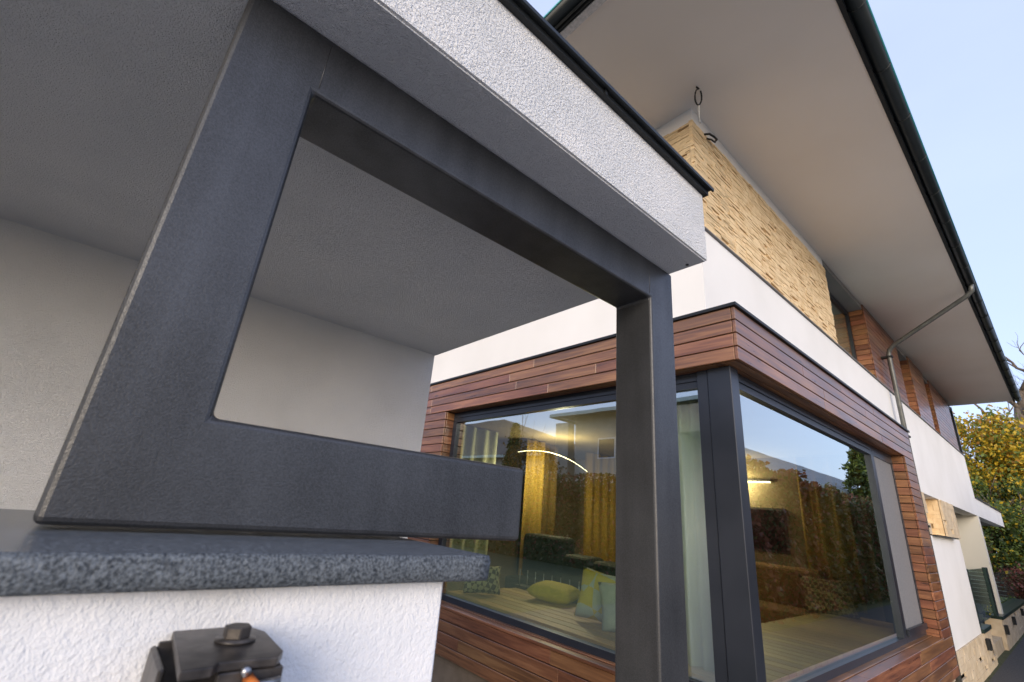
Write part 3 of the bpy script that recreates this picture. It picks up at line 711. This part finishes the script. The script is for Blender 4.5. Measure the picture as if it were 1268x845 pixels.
box('back', 7.62, 7.9, 2.35, 3.9, -.95, -.42, 'sofa_b', sb, .06, 3); box('seat', 7.0, 7.62, 2.35, 3.9, -1.31, -.9, 'sofa_b', sb, .04, 2)
tv = empty('television', (7.92, 3.05, -.25), 'black flat television on the wall below the light strip', 'television')
box('housing', 7.90, 7.945, 2.80, 3.60, -.27, .36, 'inside_dark', tv); box('display', 7.893, 7.899, 2.83, 3.57, -.24, .33, 'tv', tv)
ls = empty('wall_light', (7.9, 3.2, .74), 'slim lit strip lamp on the wall above the television', 'lamp')
box('housing', 7.91, 7.948, 2.95, 3.9, .755, .79, 'inside_dark', ls); box('diffuser', 7.905, 7.945, 2.97, 3.88, .735, .754, 'led2', ls)
def lamp(name, loc, e, par, r=.1):
    d = bpy.data.lights.new(name, 'POINT'); d.energy = e; d.color = (1, .82, .55); d.shadow_soft_size = r
    o = bpy.data.objects.new(name, d); col.objects.link(o); o.location = (loc[0], loc[1], loc[2] + H); o.parent = par; o.matrix_parent_inverse = Matrix.Translation(-WL[par])
lamp('strip_light', (7.75, 3.4, .70), 36, ls)
pl_ = empty('pendant_light', (5.2, 5.0, .8), 'thin curved pendant lamp glowing in front of the ochre curtains', 'lamp')
arc = [(4.43 + (5.95 - 4.43) * t, 5.0, .71 + .17 * (1 - (abs(t - .42) / .58) ** 2) - .02 * t) for t in [k / 16 for k in range(17)]]
tube_obj('glowing_arc', arc, .0036, 'led', pl_, 6)
for t in (3, 12): tube_obj('wire', [arc[t], (arc[t][0], 5.0, 1.12)], .002, 'cable_b', pl_, 4)
lamp('pendant_glow', (5.2, 4.9, .75), 48, pl_, .15)

def curtain(name, axis, a0, a1, c, z0, z1, mat, label, amp=.03, wl=.21):
    n = max(12, int((a1 - a0) / wl * 8)); bm = bmesh.new(); top = []; bot = []
    for th in (0, .006):
        for z, st in ((z0, bot), (z1, top)):
            for i in range(n + 1):
                a = a0 + (a1 - a0) * i / n; d = amp * math.sin((a - a0) / wl * 2 * math.pi) + .3 * amp * math.sin((a - a0) / wl * 3.7) + th
                st.append(bm.verts.new((a, c + d, z) if axis == 'x' else (c + d, a, z)))
    N = n + 1
    for s in (0, N):
        for i in range(n): bm.faces.new((bot[s + i], bot[s + i + 1], top[s + i + 1], top[s + i]))
    for st in (bot, top):
        for i in range(n): bm.faces.new((st[i], st[i + 1], st[N + i + 1], st[N + i]))
    for i in (0, n): bm.faces.new((bot[i], bot[N + i], top[N + i], top[i]))
    o = link(name, bm_mesh(name, bm, True), mat, None, (0, 0, H)); tag(o, label, 'curtain'); return o
curtain('curtain', 'x', 5.06, 5.46, 5.5, -1.3, 1.1, 'curtain_y', 'narrow ochre curtain behind the green sofa back')
curtain('curtain', 'x', 5.48, 5.90, 5.6, -1.3, 1.1, 'curtain_d', 'darker olive curtain between ochre curtain and black doorway')
curtain('curtain', 'x', 6.5, 7.6, 5.5, -1.3, 1.1, 'curtain_y', 'wide ochre curtain beyond the black gap panel')
curtain('curtain', 'x', 3.6, 4.45, 5.5, -1.3, 1.1, 'curtain_p', 'pale green sheer curtain behind the triangle print cushion')
curtain('curtain', 'y', 1.95, 2.55, 7.85, -.86, 1.1, 'curtain_y', 'olive yellow curtain drawn beside the brown sofa')
curtain('curtain', 'y', 1.60, 2.15, 3.32, -.86, 1.1, 'reflection_s', 'added pale sheer standing in for a wall reflection by the corner post', .02, .09)  # added sheer; its pale colour carries the porch wall's reflection
dr = box('gap_panel', 5.92, 6.48, 6.40, 6.49, -1.31, 1.0, 'inside_dark'); tag(dr, 'black panel put in for the dark gap between two ochre curtains', 'panel')  # near-black panel added for the darkness between the curtains

# ------------------------------------------------------------------ vegetation
def leaves_mesh(name, centres, size, mats, weights, elong=1.6, seed=0):
    r = np.random.default_rng(seed); n = len(centres)
    a = r.normal(size=(n, 3)); a /= np.linalg.norm(a, axis=1)[:, None]
    b = r.normal(size=(n, 3)); b -= (a * b).sum(1)[:, None] * a; b /= np.linalg.norm(b, axis=1)[:, None]
    s = size * r.uniform(.6, 1.35, n)[:, None]
    c = np.asarray(centres)
    V = np.empty((n, 4, 3)); V[:, 0] = c - a * s * elong / 2; V[:, 1] = c + b * s / 2; V[:, 2] = c + a * s * elong / 2; V[:, 3] = c - b * s / 2
    me = bpy.data.meshes.new(name); me.vertices.add(n * 4); me.vertices.foreach_set('co', V.reshape(-1))
    me.loops.add(n * 4); me.loops.foreach_set('vertex_index', np.arange(n * 4)); me.polygons.add(n)
    me.polygons.foreach_set('loop_start', np.arange(n) * 4); me.polygons.foreach_set('loop_total', np.full(n, 4))
    for mt in mats: me.materials.append(MT[mt])
    me.polygons.foreach_set('material_index', r.choice(len(mats), n, p=weights).astype(np.int32)); me.update(); me.validate()
    return me

def clumps(rad, n_cl, per, cl_r, seed, flat=1.0, hollow=.45):
    """points gathered in clumps spread through an ellipsoid"""
    r = np.random.default_rng(seed); P = []
    for _ in range(n_cl):
        d = r.normal(size=3); d /= np.linalg.norm(d); q = r.uniform(hollow, 1.0) ** .6
        c = d * q * np.array(rad); k = int(per * r.uniform(.5, 1.5)); cr = cl_r * r.uniform(.6, 1.4)
        P.append(c + r.normal(size=(k, 3)) * cr * np.array([.5, .5, .38]))
    return np.concatenate(P)

def limbs(bm, base, d, length, rad, depth, r, spread=.6, n=6, bend=.25, ratio=(.6, .85)):
    pts = [Vector(base)]; d = Vector(d).normalized()
    for k in range(4):
        d = (d + Vector((r.uniform(-bend, bend), r.uniform(-bend, bend), r.uniform(-.06, bend * .8)))).normalized()
        pts.append(pts[-1] + d * length / 4)
    tube(bm, pts, rad, n, rad * .55)
    if depth > 0:
        for k in range(r.choice((2, 3, 3))):
            p = pts[4] if k == 0 else pts[r.choice((2, 3, 3))]; nd = (d + Vector((r.uniform(-1, 1), r.uniform(-1, 1), r.uniform(-.2, .7))) * spread).normalized()
            limbs(bm, p, nd, length * r.uniform(*(ratio if depth < 5 else (ratio[0] * .7, ratio[1] * .7))), (rad * .55 if k == 0 else rad * .45), depth - 1, r, spread, max(4, n - 1), bend, (.6, .85))

def tree(name, x, y, hgt, crown_c, rad, mats, wts, label, cat='tree', n_cl=70, per=130, cl_r=.8, leaf=.16, seed=0, depth=4, group=None, trunk_r=.2, first=.42, ratio=(.6, .85)):
    t = empty(name, (x, y, G), label, cat, group); r = random.Random(seed); bm = bmesh.new()
    limbs(bm, (0, 0, -.05), (0, 0, 1), hgt * first, trunk_r, depth, r, .8, 8, .25, ratio)
    link('trunk', bm_mesh('trunk', bm, True), 'bark', t, (x, y, 0))
    if n_cl:
        me = leaves_mesh('crown', clumps(rad, n_cl, per, cl_r, seed), leaf, mats, wts, seed=seed); link('crown', me, None, t, (x + crown_c[0], y + crown_c[1], crown_c[2]))
    return t

def conifer(x, y, hgt, r0, label, seed=0, group=None):
    t = empty('conifer', (x, y, G), label, 'tree', group); bm = bmesh.new(); tube(bm, [(0, 0, 0), (0, 0, hgt * .5), (0, 0, hgt)], .16, 8, .03)
    link('trunk', bm_mesh('trunk', bm, True), 'bark', t, (x, y, 0)); r = np.random.default_rng(seed); P = []
    for k in range(60):
        z = .1 + .88 * (k / 60); R = r0 * (1 - z) * r.uniform(.75, 1.2) + .08
        for b in range(7):
            a = r.uniform(0, 6.283); q = np.linspace(.1, 1, 26)[:, None]
            P.append(np.concatenate([np.cos(a) * R * q, np.sin(a) * R * q, z * hgt - .25 * R * q * q + r.uniform(-.1, .1)], 1) + r.normal(size=(26, 3)) * .07)
    link('crown', leaves_mesh('crown', np.concatenate(P), .16, ['leaf_dark', 'leaf_green'], [.7, .3], 2.2, seed), None, t, (x, y, 0)); return t

def shrub(name, x, y, rad, mats, wts, label, n=1500, leaf=.05, seed=0, group=None, z=0.0):
    t = empty(name, (x, y, G), label, 'shrub', group); r = random.Random(seed); bm = bmesh.new()
    for k in range(5): limbs(bm, (r.uniform(-.1, .1), r.uniform(-.1, .1), 0), (r.uniform(-.6, .6), r.uniform(-.6, .6), 1), rad[2] * 1.2, .015, 1, r, .7, 4)
    link('stem', bm_mesh('stem', bm, True), 'bark', t, (x, y, z))
    link('foliage', leaves_mesh('foliage', clumps(rad, 26, n // 26, max(rad) * .35, seed, hollow=.2) + np.array([0, 0, rad[2] * .95]), leaf, mats, wts, seed=seed), None, t, (x, y, z)); return t

YG = ['leaf_yellow', 'leaf_gold', 'leaf_green']
tree('autumn_tree', 36.5, 3.6, 10.5, (0, 0, 6.6), (3.0, 3.4, 3.2), YG, [.45, .2, .35], 'tall yellow and green autumn tree beyond the end of the house', n_cl=170, per=330, cl_r=.8, leaf=.115, seed=2)
tree('autumn_tree', 34.5, 1.0, 6.2, (0, 0, 3.5), (2.2, 1.9, 2.1), ['leaf_green', 'leaf_yellow', 'leaf_dark'], [.5, .25, .25], 'lower green tree turning yellow in front of the bare tree', n_cl=120, per=300, cl_r=.65, leaf=.10, seed=5)
tree('autumn_tree', 40.5, 0.6, 7.0, (0, 0, 4.3), (2.4, 2.6, 2.3), YG, [.55, .25, .2], 'golden autumn tree standing behind the lower green tree', n_cl=100, per=300, cl_r=.7, leaf=.115, seed=9)
bt = empty('bare_tree', (44, 1.7, G), 'tall leafless tree with twisting branches above the autumn trees', 'tree')
rb = random.Random(19); bm = bmesh.new()
trunk = [(0, 0, -.05), (0, -.15, 3.5), (0, -.5, 7), (.1, -.85, 9.6), (.1, -1.05, 11.2)]
tube(bm, trunk, .5, 10, .3)
for (p, d, l, q) in (((.1, -1.05, 11.1), (.2, -.5, 1), 2.6, .2), ((.1, -1.05, 11.1), (.1, .45, 1), 2.2, .16), ((.1, -.85, 9.6), (.3, -1, .7), 2.4, .15), ((.1, -.8, 9.3), (-.2, 1, .8), 2.2, .14), ((.1, -.95, 10.4), (-.6, -.2, 1), 2.2, .13), ((0, -.6, 8), (0, -1, .5), 2.4, .12)):
    limbs(bm, p, d, l, q, 4, rb, .8, 6, .4)
link('trunk', bm_mesh('trunk', bm, True), 'bark', bt, (44, 1.7, 0))
tree('hedge_tree', 31.5, 2.6, 4.6, (0, 0, 2.6), (1.6, 1.6, 2.0), ['leaf_green', 'leaf_dark', 'leaf_yellow'], [.45, .45, .1], 'rounded dark green shrub tree behind the balcony end', n_cl=90, per=280, cl_r=.55, leaf=.09, seed=21)
shrub('shrub', 26.9, 1.55, (.5, .35, .42), ['leaf_dark', 'leaf_green'], [.5, .5], 'low green shrub at the end of the stone plinth', 1600, .06, 31)
shrub('shrub', 24.6, 1.28, (.7, .22, .24), ['leaf_dark', 'leaf_green', 'leaf_yellow'], [.45, .45, .1], 'flat green ground shrub beside the stone plinth', 1600, .05, 32)
shrub('shrub', 29.3, 1.9, (.8, .6, .85), ['leaf_red', 'leaf_brown'], [.6, .4], 'russet bush in front of the dark slatted fence', 2600, .07, 33)
fn = empty('garden_fence', (30.5, 2, G), 'dark horizontal slat fence behind the russet bush', 'fence')
for k in range(11): box('slat', 30.5, 30.53, -4.0, 5.5, G + .1 + k * .16, G + .235 + k * .16, 'fence', fn)
for y in (-4, -1.6, .8, 3.2, 5.5): box('post', 30.54, 30.62, y, y + .08, G, G + 1.95, 'fence', fn)

# garden across the driveway (seen mirrored in the right pane)
def hedge(name, x0, x1, y0, y1, z1, mats, wts, label, seed, n):
    t = empty(name, ((x0 + x1) / 2, (y0 + y1) / 2, G), label, 'hedge'); r = np.random.default_rng(seed)
    P = np.stack([r.uniform(x0, x1, n), r.uniform(y0, y1, n), r.uniform(0, 1, n) ** .8], 1)
    top = (z1 + H) * (1 + .035 * np.sin(P[:, 0] * 1.7 + seed) + .03 * np.sin(P[:, 0] * 4.3) + .02 * np.sin(P[:, 0] * 9.1)); P[:, 2] *= top
    P[:, 1] += .15 * np.sin(P[:, 0] * 3 + P[:, 2] * 2); P -= np.array([(x0 + x1) / 2, (y0 + y1) / 2, 0])
    link('foliage', leaves_mesh('foliage', P, .11, mats, wts, seed=seed), None, t, ((x0 + x1) / 2, (y0 + y1) / 2, 0))
    box('dense_core', x0 + .25, x1 - .25, y0 + .3, y1 - .3, G, (z1) * .72 + (-H) * .28, 'soil', t); return t
hedge('hedge', 11.5, 19.2, -4.1, -2.9, 1.86, ['leaf_red', 'leaf_brown'], [.75, .25], 'tall russet hedge across the driveway from the bay window', 3, 26000)
hedge('hedge', 19.2, 33, -4.1, -2.9, 1.66, ['leaf_brown', 'leaf_dark', 'leaf_red'], [.6, .25, .15], 'brownish green hedge continuing beyond the russet hedge', 4, 30000)
conifer(42.2, -6.6, 10.4, 3.2, 'dark conifer standing behind the far hedge', 6)
def gable_house(name, x0, x1, y0, y1, ze, zr, wall, roof_m, label, ridge='x', ov=.5, wins=(), trim='neigh_trim', inset=1.0):
    t = empty(name, ((x0 + x1) / 2, (y0 + y1) / 2, G), label, 'house'); box('wall', x0, x1, y0, y1, G, ze, wall, t)
    bm = bmesh.new(); c = Vector(((x0 + x1) / 2, (y0 + y1) / 2, ze))
    if ridge == 'x': vs = [(x0 - ov, y0 - ov, ze), (x1 + ov, y0 - ov, ze), (x1 + ov, y1 + ov, ze), (x0 - ov, y1 + ov, ze), (x0 + inset, c.y, zr), (x1 - inset, c.y, zr)]; fs = ((0, 1, 5, 4), (1, 2, 5), (2, 3, 4, 5), (3, 0, 4), (3, 2, 1, 0))
    else: vs = [(x0 - ov, y0 - ov, ze), (x1 + ov, y0 - ov, ze), (x1 + ov, y1 + ov, ze), (x0 - ov, y1 + ov, ze), (c.x, y0 + inset, zr), (c.x, y1 - 3, zr)]; fs = ((0, 1, 4), (1, 2, 5, 4), (2, 3, 5), (3, 0, 4, 5), (3, 2, 1, 0))
    V = [bm.verts.new(Vector(p) - c) for p in vs]
    for f in fs: bm.faces.new([V[i] for i in f])
    rf = link('roof', bm_mesh('roof', bm), roof_m, t, (c.x, c.y, ze + H + .005))
    boxes('fascia', [(x0 - ov, x1 + ov, y0 - ov - .03, y0 - ov, ze - .22, ze), (x0 - ov, x1 + ov, y1 + ov, y1 + ov + .03, ze - .22, ze), (x0 - ov - .03, x0 - ov, y0 - ov, y1 + ov, ze - .22, ze), (x1 + ov, x1 + ov + .03, y0 - ov, y1 + ov, ze - .22, ze)], trim, t)
    for (ax, a0, a1, z0, z1) in wins:
        if ax == 'x+': b = (x1 - .03, x1 + .03, a0, a1, z0, z1); q = (x1 + .031, x1 + .045, a0 + .09, a1 - .09, z0 + .09, z1 - .09)
        else: b = (a0, a1, y1 - .03, y1 + .03, z0, z1); q = (a0 + .09, a1 - .09, y1 + .031, y1 + .045, z0 + .09, z1 - .09)
        wn = box('window', *b, 'white_trim', t); box('pane', *q, 'dark_pane', wn)
    return t, rf
nh, rf = gable_house('neighbour_house', 24, 56, -14, -8, 3.3, 5.35, 'neigh', 'roof_grey', 'neighbour house with grey standing seam roof behind the hedge', 'x', .4, [('y+', 27, 28.4, -.2, 1.3), ('y+', 32, 33.4, -.2, 1.3)])
for k in range(38):
    xx = 25.2 + k * .8; tube_obj('roof_seam', [(xx, -7.65, 3.33), (xx, -10.95, 5.33)], .02, 'roof_grey', rf, 4)
# neighbours behind the photographer (seen mirrored in the left pane)
nb1, _ = gable_house('neighbour_house', -30, -18, 10.5, 21.4, 6.55, 8.2, 'neigh', 'roof_grey', 'beige neighbour house with pale green eaves and white framed window', 'y', 1.3, [('x+', 18.0, 19.4, 3.6, 4.9), ('x+', 14.0, 15.6, 3.4, 4.9), ('x+', 13, 14.6, -.4, 1.0)])
box('chimney', -19.6, -18.9, 22.9, 24.1, G, 6.4, 'neigh', nb1)
gable_house('neighbour_house', -32, -20, 25, 58, 4.4, 9.4, 'neigh', 'roof_tile', 'low neighbour house with brown tiled hip roof', 'y', .7, [('x+', 30, 31.4, .5, 2.0)], inset=14)
hedge('hedge', -12.4, -11.2, 12, 26, 1.7, ['leaf_brown', 'leaf_red', 'leaf_dark'], [.5, .3, .2], 'brown autumn hedge in front of the beige neighbour house', 8, 30000)
conifer(-17, 26.6, 8.6, 1.6, 'small conifer beside the low tiled neighbour house', 12)
tree('bare_tree', -16, 23.6, 8.0, (0, 0, 5.2), (1.8, 1.8, 1.6), ['leaf_brown', 'leaf_gold'], [.7, .3], 'thin leaved tree between the two neighbour houses', n_cl=40, per=50, cl_r=.6, leaf=.11, seed=17, depth=4, trunk_r=.14)

# look-alike kinds share a group phrase
for o in sc.objects:
    if o.parent is None and 'category' in o:
        g = {'cushion': 'cushions on the seats in the bay', 'curtain': 'curtains inside the bay room', 'hedge': 'clipped hedges around the plot',
             'shrub': 'shrubs at the far end of the house', 'autumn_tree': 'autumn trees beyond the house', 'conifer': 'conifers in the neighbouring gardens',
             'neighbour_house': 'neighbouring houses', 'bare_tree': 'leafless trees'}.get(o.name.split('.')[0])
        if g: o['group'] = g
